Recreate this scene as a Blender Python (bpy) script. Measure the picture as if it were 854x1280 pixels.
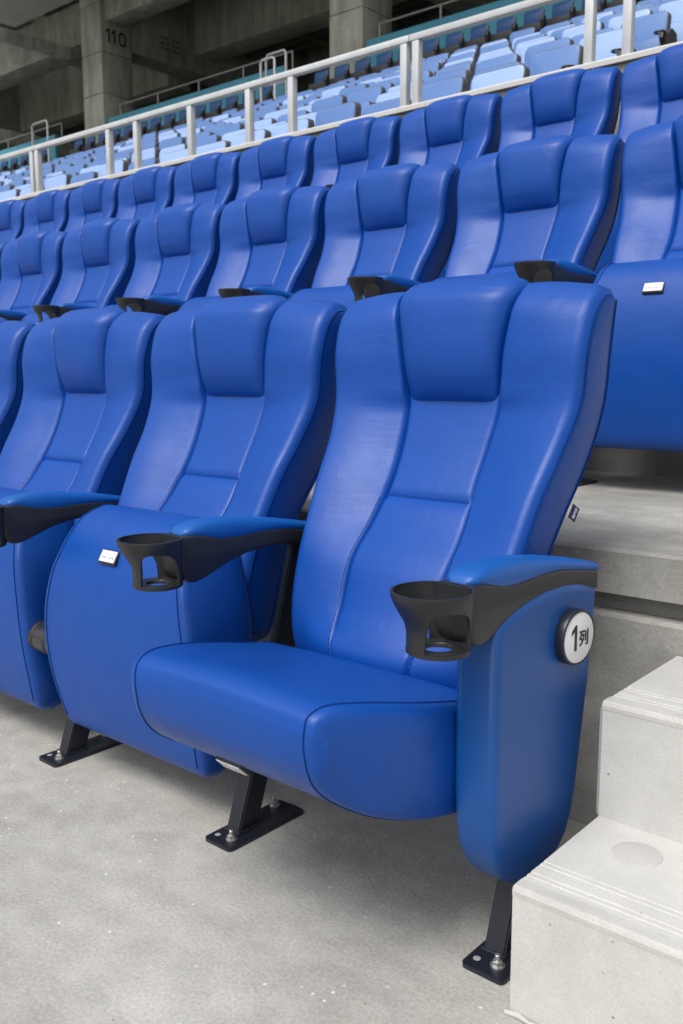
import bpy, bmesh, math, random
import numpy as np
from mathutils import Matrix, Vector
R = math.radians
rnd = random.Random(7)
for o in list(bpy.data.objects): bpy.data.objects.remove(o)
scene = bpy.context.scene
COL = scene.collection

# ------------------------------------------------------------------ camera
cam = bpy.data.cameras.new('camera'); co = bpy.data.objects.new('camera', cam); COL.objects.link(co)
cam.sensor_fit = 'VERTICAL'; cam.sensor_height = 36; cam.lens = 32.43
cam.clip_start = .02; cam.clip_end = 500
co.matrix_world = Matrix.Translation((0, 0, .915)) @ Matrix.Rotation(R(40.64), 4, 'Z') @ Matrix.Rotation(R(90-8.62), 4, 'X') @ Matrix.Rotation(R(-.18), 4, 'Z')
cam.dof.use_dof = True; cam.dof.focus_distance = 1.75; cam.dof.aperture_fstop = 8.0
scene.camera = co

# ------------------------------------------------------------------ sky and sun (bright overcast)
SUN_EL, SUN_AZ = 56, 4           # azimuth: degrees to the right of straight behind the camera row (-y)
w = bpy.data.worlds.new('World'); scene.world = w; w.use_nodes = True
wn = w.node_tree.nodes; wl = w.node_tree.links
sky = wn.new('ShaderNodeTexSky'); sky.sky_type = 'NISHITA'; sky.sun_disc = False
sd = Vector((math.sin(R(SUN_AZ))*math.cos(R(SUN_EL)), -math.cos(R(SUN_AZ))*math.cos(R(SUN_EL)), math.sin(R(SUN_EL))))
sky.sun_elevation = R(SUN_EL); sky.sun_rotation = math.atan2(sd.x, sd.y)
sky.air_density = 1.0; sky.dust_density = 5.0; sky.ozone_density = 1.0
hs = wn.new('ShaderNodeHueSaturation'); hs.inputs['Saturation'].default_value = .35
wl.new(sky.outputs[0], hs.inputs['Color']); wl.new(hs.outputs[0], wn['Background'].inputs[0])
wn['Background'].inputs[1].default_value = .14
sl = bpy.data.lights.new('sun', 'SUN'); sl.energy = 1.5; sl.angle = R(22); sl.color = (1, .97, .93)
so = bpy.data.objects.new('sun', sl); COL.objects.link(so)
so.rotation_euler = sd.to_track_quat('Z', 'Y').to_euler(); so.location = (0, -5, 12)
scene.view_settings.view_transform = 'Standard'; scene.view_settings.look = 'None'
scene.view_settings.exposure = .3; scene.view_settings.gamma = 1.0

# ------------------------------------------------------------------ materials
def mat(name, col, rough=.5, spec=.5, metal=0, sheen=0, var=0, vscale=8, bump=0, bscale=300, bdist=.002, detail=6, coat=0, stretch=None):
    m = bpy.data.materials.new(name); m.use_nodes = True
    n = m.node_tree.nodes; l = m.node_tree.links; b = n['Principled BSDF']
    b.inputs['Base Color'].default_value = (*col, 1); b.inputs['Roughness'].default_value = rough
    b.inputs['Specular IOR Level'].default_value = spec; b.inputs['Metallic'].default_value = metal
    if sheen:
        b.inputs['Sheen Weight'].default_value = sheen; b.inputs['Sheen Roughness'].default_value = .45
        b.inputs['Sheen Tint'].default_value = (.75, .8, 1, 1)
    if coat: b.inputs['Coat Weight'].default_value = coat; b.inputs['Coat Roughness'].default_value = .35
    tc = n.new('ShaderNodeTexCoord')
    src = tc.outputs['Object']
    if stretch:
        mp = n.new('ShaderNodeMapping'); mp.inputs['Scale'].default_value = stretch; l.new(src, mp.inputs[0]); src = mp.outputs[0]
    if var:
        t = n.new('ShaderNodeTexNoise'); t.inputs['Scale'].default_value = vscale; t.inputs['Detail'].default_value = detail
        t.inputs['Roughness'].default_value = .62; l.new(src, t.inputs['Vector'])
        r = n.new('ShaderNodeValToRGB'); r.color_ramp.elements[0].position = .3; r.color_ramp.elements[1].position = .72
        r.color_ramp.elements[0].color = (*[c*(1-var) for c in col], 1); r.color_ramp.elements[1].color = (*[min(1, c*(1+var)) for c in col], 1)
        l.new(t.outputs[0], r.inputs[0]); l.new(r.outputs[0], b.inputs['Base Color'])
    if bump:
        t2 = n.new('ShaderNodeTexNoise'); t2.inputs['Scale'].default_value = bscale; t2.inputs['Detail'].default_value = 4
        l.new(src, t2.inputs['Vector'])
        bp = n.new('ShaderNodeBump'); bp.inputs['Strength'].default_value = bump; bp.inputs['Distance'].default_value = bdist
        l.new(t2.outputs[0], bp.inputs['Height']); l.new(bp.outputs[0], b.inputs['Normal'])
    return m

def leather(name, col):
    m = mat(name, col, rough=.45, spec=.4, var=.05, vscale=5, coat=0)
    n = m.node_tree.nodes; l = m.node_tree.links; b = n['Principled BSDF']
    tc = n.new('ShaderNodeTexCoord')
    oi = n.new('ShaderNodeObjectInfo'); va = n.new('ShaderNodeVectorMath'); va.operation = 'MULTIPLY_ADD'
    va.inputs[1].default_value = (1, 1, 1); l.new(tc.outputs['Object'], va.inputs[0])
    cm = n.new('ShaderNodeMath'); cm.operation = 'MULTIPLY'; cm.inputs[1].default_value = 37; l.new(oi.outputs['Random'], cm.inputs[0])
    l.new(cm.outputs[0], va.inputs[2])
    v = n.new('ShaderNodeTexVoronoi'); v.inputs['Scale'].default_value = 420; l.new(va.outputs[0], v.inputs['Vector'])
    v.feature = 'DISTANCE_TO_EDGE'
    w1 = n.new('ShaderNodeTexNoise'); w1.inputs['Scale'].default_value = 9; w1.inputs['Detail'].default_value = 3
    w1.inputs['Distortion'].default_value = .6; l.new(va.outputs[0], w1.inputs['Vector'])
    b1 = n.new('ShaderNodeBump'); b1.inputs['Strength'].default_value = .35; b1.inputs['Distance'].default_value = .0007
    l.new(v.outputs['Distance'], b1.inputs['Height'])
    b2 = n.new('ShaderNodeBump'); b2.inputs['Strength'].default_value = .2; b2.inputs['Distance'].default_value = .012
    l.new(w1.outputs[0], b2.inputs['Height']); l.new(b1.outputs[0], b2.inputs['Normal'])
    mp = n.new('ShaderNodeMapping'); mp.inputs['Scale'].default_value = (5, 5, 42); l.new(va.outputs[0], mp.inputs[0])
    w3 = n.new('ShaderNodeTexNoise'); w3.inputs['Scale'].default_value = 1.6; w3.inputs['Detail'].default_value = 4; w3.inputs['Distortion'].default_value = .4; l.new(mp.outputs[0], w3.inputs['Vector'])
    b3 = n.new('ShaderNodeBump'); b3.inputs['Strength'].default_value = .16; b3.inputs['Distance'].default_value = .004
    l.new(w3.outputs[0], b3.inputs['Height']); l.new(b2.outputs[0], b3.inputs['Normal']); l.new(b3.outputs[0], b.inputs['Normal'])
    # slight handling wear in the gloss
    w4 = n.new('ShaderNodeTexNoise'); w4.inputs['Scale'].default_value = 14; w4.inputs['Detail'].default_value = 6; l.new(va.outputs[0], w4.inputs['Vector'])
    mr = n.new('ShaderNodeMapRange'); mr.inputs['To Min'].default_value = .34; mr.inputs['To Max'].default_value = .52; l.new(w4.outputs[0], mr.inputs['Value']); l.new(mr.outputs[0], b.inputs['Roughness'])
    # grazing sheen of worn synthetic leather
    b.inputs['Sheen Weight'].default_value = .0; b.inputs['Sheen Roughness'].default_value = .5
    b.inputs['Sheen Tint'].default_value = (.7, .78, 1, 1)
    return m

def concrete(name, col, var=.22, scale=3.0, pits=.5, rough=.85, bump=.35, streak=None, med=.55, speck=0, fsc=150, smix=.7, fmix=.6):
    m = bpy.data.materials.new(name); m.use_nodes = True
    n = m.node_tree.nodes; l = m.node_tree.links; b = n['Principled BSDF']
    b.inputs['Roughness'].default_value = rough; b.inputs['Specular IOR Level'].default_value = .3
    tc = n.new('ShaderNodeTexCoord'); src = tc.outputs['Object']
    def noise(sc, det, ro=.6, s=src):
        t = n.new('ShaderNodeTexNoise'); t.inputs['Scale'].default_value = sc; t.inputs['Detail'].default_value = det
        t.inputs['Roughness'].default_value = ro; l.new(s, t.inputs['Vector']); return t
    def mix(a, bb, f, mode='MULTIPLY'):
        x = n.new('ShaderNodeMix'); x.data_type = 'RGBA'; x.blend_type = mode
        if isinstance(f, float): x.inputs[0].default_value = f
        else: l.new(f, x.inputs[0])
        l.new(a, x.inputs[6])
        if isinstance(bb, tuple): x.inputs[7].default_value = bb
        else: l.new(bb, x.inputs[7])
        return x.outputs[2]
    big = noise(scale, 8); ramp = n.new('ShaderNodeValToRGB')
    e = ramp.color_ramp.elements; e[0].position = .32; e[1].position = .7
    e[0].color = (*[c*(1-var) for c in col], 1); e[1].color = (*[min(.9, c*(1+var*.8)) for c in col], 1)
    l.new(big.outputs[0], ramp.inputs[0]); c = ramp.outputs[0]
    fine = noise(fsc, 5, .7); fr = n.new('ShaderNodeValToRGB'); fe = fr.color_ramp.elements
    fe[0].position = .35; fe[0].color = (.78, .78, .78, 1); fe[1].position = .65; fe[1].color = (1.12, 1.12, 1.1, 1)
    l.new(fine.outputs[0], fr.inputs[0]); c = mix(c, fr.outputs[0], fmix)
    medn = noise(14, 6, .65); mr = n.new('ShaderNodeValToRGB'); me = mr.color_ramp.elements
    me[0].position = .38; me[0].color = (.82, .82, .81, 1); me[1].position = .6; me[1].color = (1.05, 1.05, 1.05, 1)
    l.new(medn.outputs[0], mr.inputs[0]); c = mix(c, mr.outputs[0], med)
    if streak:
        mp = n.new('ShaderNodeMapping'); mp.inputs['Scale'].default_value = streak; l.new(src, mp.inputs[0])
        st = noise(2.2, 6, .6, mp.outputs[0]); sr = n.new('ShaderNodeValToRGB'); se = sr.color_ramp.elements
        se[0].position = .4; se[0].color = (.62, .62, .6, 1); se[1].position = .62; se[1].color = (1.05, 1.05, 1.05, 1)
        l.new(st.outputs[0], sr.inputs[0]); c = mix(c, sr.outputs[0], smix)
    # small air holes
    v = n.new('ShaderNodeTexVoronoi'); v.inputs['Scale'].default_value = 40; l.new(src, v.inputs['Vector'])
    vr = n.new('ShaderNodeValToRGB'); ve = vr.color_ramp.elements
    ve[0].position = .055; ve[0].color = (.35, .34, .33, 1); ve[1].position = .095; ve[1].color = (1, 1, 1, 1)
    l.new(v.outputs['Distance'], vr.inputs[0])
    gate = noise(11, 2); gr = n.new('ShaderNodeValToRGB'); gr.color_ramp.elements[0].position = .5; gr.color_ramp.elements[1].position = .62
    l.new(gate.outputs[0], gr.inputs[0])
    gm = n.new('ShaderNodeMath'); gm.operation = 'MULTIPLY'; gm.inputs[1].default_value = pits; l.new(gr.outputs[0], gm.inputs[0])
    c = mix(c, vr.outputs[0], gm.outputs[0])
    if speck:
        v2 = n.new('ShaderNodeTexVoronoi'); v2.inputs['Scale'].default_value = 34; v2.inputs['Randomness'].default_value = 1; l.new(src, v2.inputs['Vector'])
        s2 = n.new('ShaderNodeValToRGB'); q2 = s2.color_ramp.elements; q2[0].position = .05; q2[0].color = (1, 1, 1, 1); q2[1].position = .12; q2[1].color = (0, 0, 0, 1)
        l.new(v2.outputs['Distance'], s2.inputs[0])
        g2 = noise(5, 3); g2r = n.new('ShaderNodeValToRGB'); g2r.color_ramp.elements[0].position = .44; g2r.color_ramp.elements[1].position = .56
        l.new(g2.outputs[0], g2r.inputs[0])
        m2 = n.new('ShaderNodeMath'); m2.operation = 'MULTIPLY'; l.new(s2.outputs[0], m2.inputs[0]); l.new(g2r.outputs[0], m2.inputs[1])
        m3 = n.new('ShaderNodeMath'); m3.operation = 'MULTIPLY'; m3.inputs[1].default_value = speck; l.new(m2.outputs[0], m3.inputs[0])
        c = mix(c, (.78, .76, .72, 1), m3.outputs[0], 'MIX')
        # darker damp looking stains and trowel swirls
        w3 = n.new('ShaderNodeTexWave'); w3.wave_type = 'RINGS'; w3.inputs['Scale'].default_value = 3; w3.inputs['Distortion'].default_value = 14; w3.inputs['Detail'].default_value = 5
        w3.inputs['Detail Scale'].default_value = 1.5; l.new(src, w3.inputs['Vector'])
        r3 = n.new('ShaderNodeValToRGB'); r3.color_ramp.elements[0].color = (.86, .86, .86, 1); r3.color_ramp.elements[1].color = (1.05, 1.05, 1.05, 1)
        l.new(w3.outputs[0], r3.inputs[0]); c = mix(c, r3.outputs[0], .35)
        st4 = noise(3.3, 4, .5); r4 = n.new('ShaderNodeValToRGB'); r4.color_ramp.elements[0].position = .30; r4.color_ramp.elements[0].color = (.6, .59, .57, 1); r4.color_ramp.elements[1].position = .43; r4.color_ramp.elements[1].color = (1, 1, 1, 1)
        l.new(st4.outputs[0], r4.inputs[0]); c = mix(c, r4.outputs[0], .55)
    l.new(c, b.inputs['Base Color'])
    bp = n.new('ShaderNodeBump'); bp.inputs['Strength'].default_value = bump; bp.inputs['Distance'].default_value = .003
    l.new(fine.outputs[0], bp.inputs['Height']); l.new(bp.outputs[0], b.inputs['Normal'])
    return m

M = {}
M['leather'] = leather('blue_leather', (.001, .056, .305))
M['seam'] = mat('seam_blue', (.001, .028, .155), .8, .15)
M['pad'] = mat('arm_pad_blue', (.002, .085, .36), .42, .5, bump=.15, bscale=500)
M['panel'] = mat('end_panel_blue', (.002, .062, .26), .42, .5, bump=.12, bscale=400, var=.05, vscale=3)
M['black'] = mat('black_plastic', (.018, .019, .021), .42, .45, bump=.25, bscale=900, bdist=.0006)
M['blackmetal'] = mat('black_painted_steel', (.012, .014, .022), .35, .5, bump=.3, bscale=120, bdist=.0008)
M['white'] = mat('white_plastic', (.66, .67, .68), .4)
M['chrome'] = mat('zinc_bolt', (.55, .55, .54), .35, .5, metal=.85)
M['hinge'] = mat('dark_hinge', (.03, .032, .035), .25, .6)
M['ink'] = mat('black_ink', (.01, .01, .012), .5)
M['greyink'] = mat('pale_grey_ink', (.30, .31, .34), .5)
M['tagnavy'] = mat('navy_label', (.02, .025, .06), .7)
M['tagwhite'] = mat('label_thread', (.55, .58, .7), .7)
M['floor'] = concrete('floor_concrete', (.44, .432, .405), .12, 2.2, .8, streak=(.6, 1.6, 1), med=.5, speck=.85, smix=.3, bump=.6, fmix=.85)
M['tier'] = concrete('tier_concrete', (.38, .375, .355), .22, 2.5, .5, streak=(1.0, 1.6, 2.2))
M['step'] = concrete('step_concrete', (.52, .517, .50), .09, 2.2, .95, med=.38, fsc=260, bump=.3, fmix=.38)
M['nosing'] = concrete('step_nosing', (.50, .495, .475), .07, 5, .4, med=.35, fsc=260, fmix=.35, bump=.3)
M['stand'] = concrete('stand_concrete', (.2, .2, .2), .2, 2, .3)
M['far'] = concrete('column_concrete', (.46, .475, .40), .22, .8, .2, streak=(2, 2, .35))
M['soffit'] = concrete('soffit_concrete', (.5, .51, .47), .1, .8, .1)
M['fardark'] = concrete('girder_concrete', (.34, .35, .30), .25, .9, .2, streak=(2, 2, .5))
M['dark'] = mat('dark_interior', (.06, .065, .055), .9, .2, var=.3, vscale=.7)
M['rail'] = mat('galvanised_white_rail', (.52, .54, .55), .4, .5, metal=.15, var=.08, vscale=14, bump=.1, bscale=60)
M['parapet'] = mat('white_painted_kerb', (.50, .50, .48), .6, var=.06, vscale=5)
M['teal'] = mat('teal_wall_paint', (.055, .26, .36), .55, var=.06, vscale=1.2)
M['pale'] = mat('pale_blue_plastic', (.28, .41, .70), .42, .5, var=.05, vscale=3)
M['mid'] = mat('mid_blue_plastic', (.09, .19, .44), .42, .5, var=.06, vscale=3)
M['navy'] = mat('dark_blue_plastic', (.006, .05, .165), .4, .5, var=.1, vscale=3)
M['seatgrey'] = mat('seat_edge_grey', (.08, .085, .10), .6)
M['seatblack'] = mat('seat_frame_black', (.02, .02, .022), .5)
M['steelgrey'] = mat('thin_steel_pipe', (.3, .31, .3), .45, metal=.4)
M['pipe'] = mat('dull_brown_pipe', (.07, .06, .045), .6)
M['pipegreen'] = mat('yellow_green_pipe', (.16, .16, .05), .6)
M['caulk'] = mat('grey_caulk', (.28, .28, .3), .7)

# ------------------------------------------------------------------ mesh helpers
def link(name, me, m, parent=None, smooth=True):
    o = bpy.data.objects.new(name, me); COL.objects.link(o)
    if m is not None:
        me.materials.clear(); me.materials.append(m)
    if smooth:
        for p in me.polygons: p.use_smooth = True
    if parent: o.parent = parent
    return o
def empty(name, loc=(0, 0, 0), parent=None):
    o = bpy.data.objects.new(name, None); COL.objects.link(o); o.location = loc; o.empty_display_size = .1
    if parent: o.parent = parent
    return o
def tag(o, label=None, cat=None, group=None, kind=None):
    if label: o['label'] = label
    if cat: o['category'] = cat
    if group: o['group'] = group
    if kind: o['kind'] = kind
    return o
def from_py(name, vs, fs, m, parent=None, smooth=True, recalc=True, auto=None):
    me = bpy.data.meshes.new(name); me.from_pydata([tuple(v) for v in vs], [], fs); me.update()
    if recalc:
        bm = bmesh.new(); bm.from_mesh(me); bmesh.ops.remove_doubles(bm, verts=bm.verts, dist=1e-6)
        bmesh.ops.recalc_face_normals(bm, faces=bm.faces); bm.to_mesh(me); bm.free()
    o = link(name, me, m, parent, smooth)
    if auto is not None: me.set_sharp_from_angle(angle=R(auto))
    return o
def box_bm(bm, x0, x1, y0, y1, z0, z1, bev=0, seg=2):
    r = bmesh.ops.create_cube(bm, size=1)
    for v in r['verts']:
        v.co = Vector((x0+(v.co.x+.5)*(x1-x0), y0+(v.co.y+.5)*(y1-y0), z0+(v.co.z+.5)*(z1-z0)))
    if bev:
        es = list({e for v in r['verts'] for e in v.link_edges})
        bmesh.ops.bevel(bm, geom=es, offset=bev, segments=seg, affect='EDGES', profile=.5)
def bm_obj(name, bm, m, parent=None, smooth=True, auto=35):
    me = bpy.data.meshes.new(name); bm.to_mesh(me); bm.free()
    o = link(name, me, m, parent, smooth)
    if smooth: me.set_sharp_from_angle(angle=R(auto))
    return o
def box(name, x0, x1, y0, y1, z0, z1, m, parent=None, bev=0, seg=2):
    bm = bmesh.new(); box_bm(bm, x0, x1, y0, y1, z0, z1, bev, seg)
    return bm_obj(name, bm, m, parent, smooth=bool(bev))
def prism_bm(bm, poly, x0, x1, bev=0, seg=3, axis='x'):
    """poly: list of (y, z), extruded along x"""
    vs = [bm.verts.new((x0, y, z)) for y, z in poly]
    f = bm.faces.new(vs)
    r = bmesh.ops.extrude_face_region(bm, geom=[f])
    nv = [g for g in r['geom'] if isinstance(g, bmesh.types.BMVert)]
    for v in nv: v.co.x = x1
    bmesh.ops.recalc_face_normals(bm, faces=bm.faces)
    if bev:
        s = set(vs) | set(nv)
        es = [e for e in bm.edges if e.verts[0] in s and e.verts[1] in s and abs(e.verts[0].co.x-e.verts[1].co.x) < 1e-6]
        bmesh.ops.bevel(bm, geom=es, offset=bev, segments=seg, affect='EDGES', profile=.5)
def tube_bm(bm, pts, r, n=8, closed=False, caps=True):
    pts = [Vector(p) for p in pts]; rings = []
    N = len(pts); prev = None
    for i, p in enumerate(pts):
        a = pts[i-1] if (i > 0 or closed) else p; b = pts[(i+1) % N] if (i < N-1 or closed) else p
        t = (b-a)
        if t.length < 1e-9: t = Vector((0, 0, 1))
        t.normalize()
        if prev is None:
            up = Vector((0, 0, 1)) if abs(t.z) < .9 else Vector((1, 0, 0))
            u = t.cross(up).normalized()
        else:
            u = (prev-t*prev.dot(t)); u = u.normalized() if u.length > 1e-6 else t.orthogonal().normalized()
        prev = u; v = t.cross(u)
        rr = r[i] if isinstance(r, (list, tuple)) else r
        rings.append([bm.verts.new(p+(u*math.cos(2*math.pi*k/n)+v*math.sin(2*math.pi*k/n))*rr) for k in range(n)])
    M_ = N if closed else N-1
    for i in range(M_):
        A, B = rings[i], rings[(i+1) % N]
        for k in range(n): bm.faces.new((A[k], A[(k+1) % n], B[(k+1) % n], B[k]))
    if caps and not closed:
        bm.faces.new(rings[0][::-1]); bm.faces.new(rings[-1])
def lathe_bm(bm, prof, cx, cy, n=32, axis='z', a0=0, a1=360):
    """prof: list of (r, h). axis z or x"""
    full = abs(a1-a0-360) < 1e-6; cnt = n if full else n+1
    rings = []
    for r, h in prof:
        ring = []
        for k in range(cnt):
            a = R(a0)+(R(a1)-R(a0))*k/n
            if axis == 'z': ring.append(bm.verts.new((cx+r*math.cos(a), cy+r*math.sin(a), h)))
            else: ring.append(bm.verts.new((h, cx+r*math.cos(a), cy+r*math.sin(a))))
        rings.append(ring)
    for i in range(len(prof)-1):
        for k in range(n):
            k2 = (k+1) % cnt
            try: bm.faces.new((rings[i][k], rings[i][k2], rings[i+1][k2], rings[i+1][k]))
            except ValueError: pass
def catmull(tab, per):
    """tab: array K x D, returns smooth resampling with per samples per span"""
    T = np.array(tab, float); K = len(T); out = []
    for i in range(K-1):
        p1, p2 = T[i], T[i+1]; p0 = T[i-1] if i > 0 else 2*p1-p2; p3 = T[i+2] if i < K-2 else 2*p2-p1
        for j in range(per):
            t = j/per
            out.append(.5*((2*p1)+(-p0+p2)*t+(2*p0-5*p1+4*p2-p3)*t*t+(-p0+3*p1-3*p2+p3)*t**3))
    out.append(T[-1]); return np.array(out)
def text_mesh(body, size, bold=0, extrude=.0006, align='CENTER'):
    cu = bpy.data.curves.new('t', 'FONT'); cu.body = body; cu.size = size; cu.extrude = extrude; cu.offset = bold
    cu.align_x = align; cu.align_y = 'CENTER'; cu.resolution_u = 4
    o = bpy.data.objects.new('t', cu); COL.objects.link(o)
    bpy.context.view_layer.update()
    me = bpy.data.meshes.new_from_object(o.evaluated_get(bpy.context.evaluated_depsgraph_get()))
    bpy.data.objects.remove(o); return me

def digit_one(h, m, name, parent):
    # bold one with a flag, drawn in x (right) / y (up)
    w = h*.155; P = [(-w*.45, -h/2), (w*.55, -h/2), (w*.55, h/2), (-w*.25, h/2), (-h*.27, h*.285), (-h*.27, h*.13), (-w*.45, h*.27)]
    vs = [(x, y, 0) for x, y in P]+[(x, y, .0004*h/.04) for x, y in P]; n = len(P)
    fs = [tuple(range(n))[::-1], tuple(range(n, 2*n))]+[(k, (k+1) % n, n+(k+1) % n, n+k) for k in range(n)]
    return from_py(name, vs, fs, m, parent, smooth=False)
# ------------------------------------------------------------------ the setting: floor, tiers, steps
Y0, PITCH = 1.2, .6
CX0 = -.987                              # centre of the front aisle chair
WALL1, WALL2, PARA = 1.662, 2.945, 4.262
Z2, Z3 = .578, 1.177
XL, XR = -34, 3.2
def struct(name, o): o.name = name; o['kind'] = 'structure'; return o
tag(box('ground', -60, 60, -60, 60, -.6, -.3, M['floor']), kind='structure')
tag(box('walkway_floor', XL, 5, -1.6, WALL1+.2, -.2, 0, M['floor']), kind='structure')
def tier(name, y0, y1, zb, z):
    # slab with chamfered nose, a recessed joint below it, then the riser wall
    bm = bmesh.new()
    prism_bm(bm, [(y0, z-.088), (y0, z-.006), (y0+.006, z), (y1+.25, z), (y1+.25, z-.09), (y0+.004, z-.09)], XL, XR)
    a = tag(bm_obj(name, bm, M['tier'], smooth=False), kind='structure')
    bm = bmesh.new()
    prism_bm(bm, [(y0+.045, z-.13), (y0+.045, z-.085), (y0+.2, z-.085), (y0+.2, z-.13)], XL, XR)
    prism_bm(bm, [(y0+.002, zb-.02), (y0+.002, z-.136), (y0+.01, z-.128), (y0+.25, z-.128), (y0+.25, zb-.02)], XL, XR)
    b = tag(bm_obj('riser_wall', bm, M['tier'], smooth=False), kind='structure')
tier('tier_slab', WALL1, WALL2, 0, Z2)
tier('tier_slab', WALL2, PARA+.6, Z2, Z3)

def stair(y0, zb, rise, tread, back, x0=-.605, x1=.62, first=True):
    for k in range(2):
        ya = y0+k*tread; zt = zb+rise*(k+1)
        bm = bmesh.new()
        g = .0011
        prof = [(ya, zb-.02 if k == 0 else zt-rise-.03), (ya, zt-.006), (ya+.002, zt-.002), (ya+.006, zt)]
        for gy in (.034, .046, .072, .084):
            prof += [(ya+gy, zt), (ya+gy+.0015, zt-g), (ya+gy+.0055, zt-g), (ya+gy+.007, zt)]
        yb = back
        prof += [(yb, zt), (yb, zb-.02 if k == 0 else zt-rise-.03)]
        prism_bm(bm, prof, x0+.0006*k, x1-.0006*k)
        s = tag(bm_obj('concrete_step', bm, M['step'], smooth=False),
                ('lower pale concrete stair step beside the front row end panel' if k == 0 else 'upper pale concrete stair step standing against the tier wall') if first else
                ('lower stair step leading up to the third row' if k == 0 else 'upper stair step leading up to the third row'), 'step', 'concrete steps of the aisle stairs')
        # lighter cast nosing strip
        bm = bmesh.new()
        prism_bm(bm, [(ya-.0006, zt-.013), (ya-.0006, zt-.006), (ya+.0016, zt-.0014), (ya+.006, zt+.0006), (ya+.026, zt+.0006), (ya+.026, zt-.002), (ya+.01, zt-.008)], x0-.0005, x1)
        bm_obj('nosing', bm, M['nosing'], s, smooth=False)
        if k == 0 and first:
            bm = bmesh.new(); lathe_bm(bm, [(.0005, zt+.0022), (.034, zt+.0022), (.037, zt+.0006), (.0375, zt-.004)], -.507, 1.272, 40)
            bm_obj('filled_core_hole', bm, M['nosing'], s)
            bm = bmesh.new()
            pts = [(x0-.004+.0015*math.sin(i*1.7), ya-.006+i*.0, .003) if i == 0 else (x0-.004+i*.02, ya-.005+.002*math.sin(i*2.1), .004) for i in range(14)]
            tube_bm(bm, pts, [.0035+.0012*math.sin(i*2.3) for i in range(14)], 8)
            bm_obj('mortar_bead', bm, M['nosing'], s)
        if k == 1 and first:
            box('joint_filler', x0-.004, x0+.001, ya+.001, ya+.012, zt-rise+.004, zt-.012, M['caulk'], s)
stair(1.074, 0, .196, .272, WALL1-.002)
stair(2.36, Z2, .196, .272, WALL2-.002, first=False)

# ------------------------------------------------------------------ the upholstered chair
# columns across a cushion
def cols(w, c, rn=6):
    """list of x positions 0..w with tight columns at crease c and at the edge"""
    xs = [0, c*.3, c*.6, c*.85, c-.010, c-.005, c-.002, c, c+.002, c+.005, c+.010]
    d = w-c
    xs += [c+d*f for f in (.14, .25, .38, .5, .62, .74)]
    e = .022
    xs += [w-e*math.cos(a) for a in np.linspace(0, math.pi/2, 7)]
    return xs
def loop_normals(P, x=None):
    Nn = np.roll(P, -1, 0)-np.roll(P, 1, 0); L = np.hypot(Nn[:, 0], Nn[:, 1])+1e-9
    return np.stack([Nn[:, 1]/L, -Nn[:, 0]/L], 1)
def cushion(name, front, back, wid, crease, shape, m, parent, edge_r=.022, cap_bulge=.004, org=(1.2, 0), back_fn=None):
    """front(a), back: arrays S x 2 of (y, z). shape(s_index, t, P) -> front displacement handled by caller through `front` as function of x."""
    S = len(back); verts = []; faces = []
    signs = []
    half = None
    X = []
    base = None
    colx = []
    ncol = len(cols(1, .5))
    for side in (-1, 1):
        rng = range(ncol-1, 0, -1) if side < 0 else range(0, ncol)
        for k in rng: colx.append((side, k))
    rings = []
    for (side, k) in colx:
        loopf = np.zeros((S, 2)); loopb = np.zeros((S, 2)); xs = np.zeros(S)
        q = 0
        for s in range(S):
            w_, c_ = wid[s], crease[s]
            xv = cols(w_, c_)[k]; xs[s] = xv*side
            loopf[s] = front(s, xv, w_, c_)
            loopb[s] = back_fn(s, xv, w_) if back_fn else back[s]
        w0 = wid[S//2]; xk = cols(w0, crease[S//2])[k]
        q = max(0, (xk-(w0-.022))/.022)
        P = np.concatenate([loopf, loopb[::-1]], 0)
        Nn = loop_normals(P)
        area = 0.5*np.sum(P[:, 0]*np.roll(P[:, 1], -1)-np.roll(P[:, 0], -1)*P[:, 1])
        if area < 0: Nn = -Nn
        ins = edge_r*(1-math.sqrt(max(0, 1-q*q)))
        P = P-Nn*ins
        xx = np.concatenate([xs, xs[::-1]])
        rings.append([(xx[i], P[i, 0]-org[0], P[i, 1]-org[1]) for i in range(2*S)])
    L = 2*S
    for r in rings: verts += r
    for i in range(len(rings)-1):
        for j in range(L):
            a = i*L+j; b = i*L+(j+1) % L
            faces.append((a, b, b+L, a+L))
    # caps, laddered between front and back
    seams = []
    for ri, sg in ((0, -1), (len(rings)-1, 1)):
        r = rings[ri]; K = 5
        grid = []
        for s in range(S):
            f = np.array(r[s]); b = np.array(r[L-1-s]); row = []
            for k in range(K+1):
                t = k/K; p = f*(1-t)+b*t
                edge = min(1, s/4, (S-1-s)/4)
                p = p + np.array([sg*cap_bulge*math.sin(math.pi*t)*edge, 0, 0]); row.append(len(verts)); verts.append(tuple(p))
            grid.append(row)
        for s in range(S-1):
            for k in range(K): faces.append((grid[s][k], grid[s][k+1], grid[s+1][k+1], grid[s+1][k]))
        seams.append([np.array(p) for p in r])
    o = from_py(name, verts, faces, m, parent, recalc=True, auto=50)
    return o, seams
def piping(name, pts, r, m, parent, closed=False):
    bm = bmesh.new(); tube_bm(bm, pts, r, 6, closed=closed); return bm_obj(name, bm, m, parent)

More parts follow.
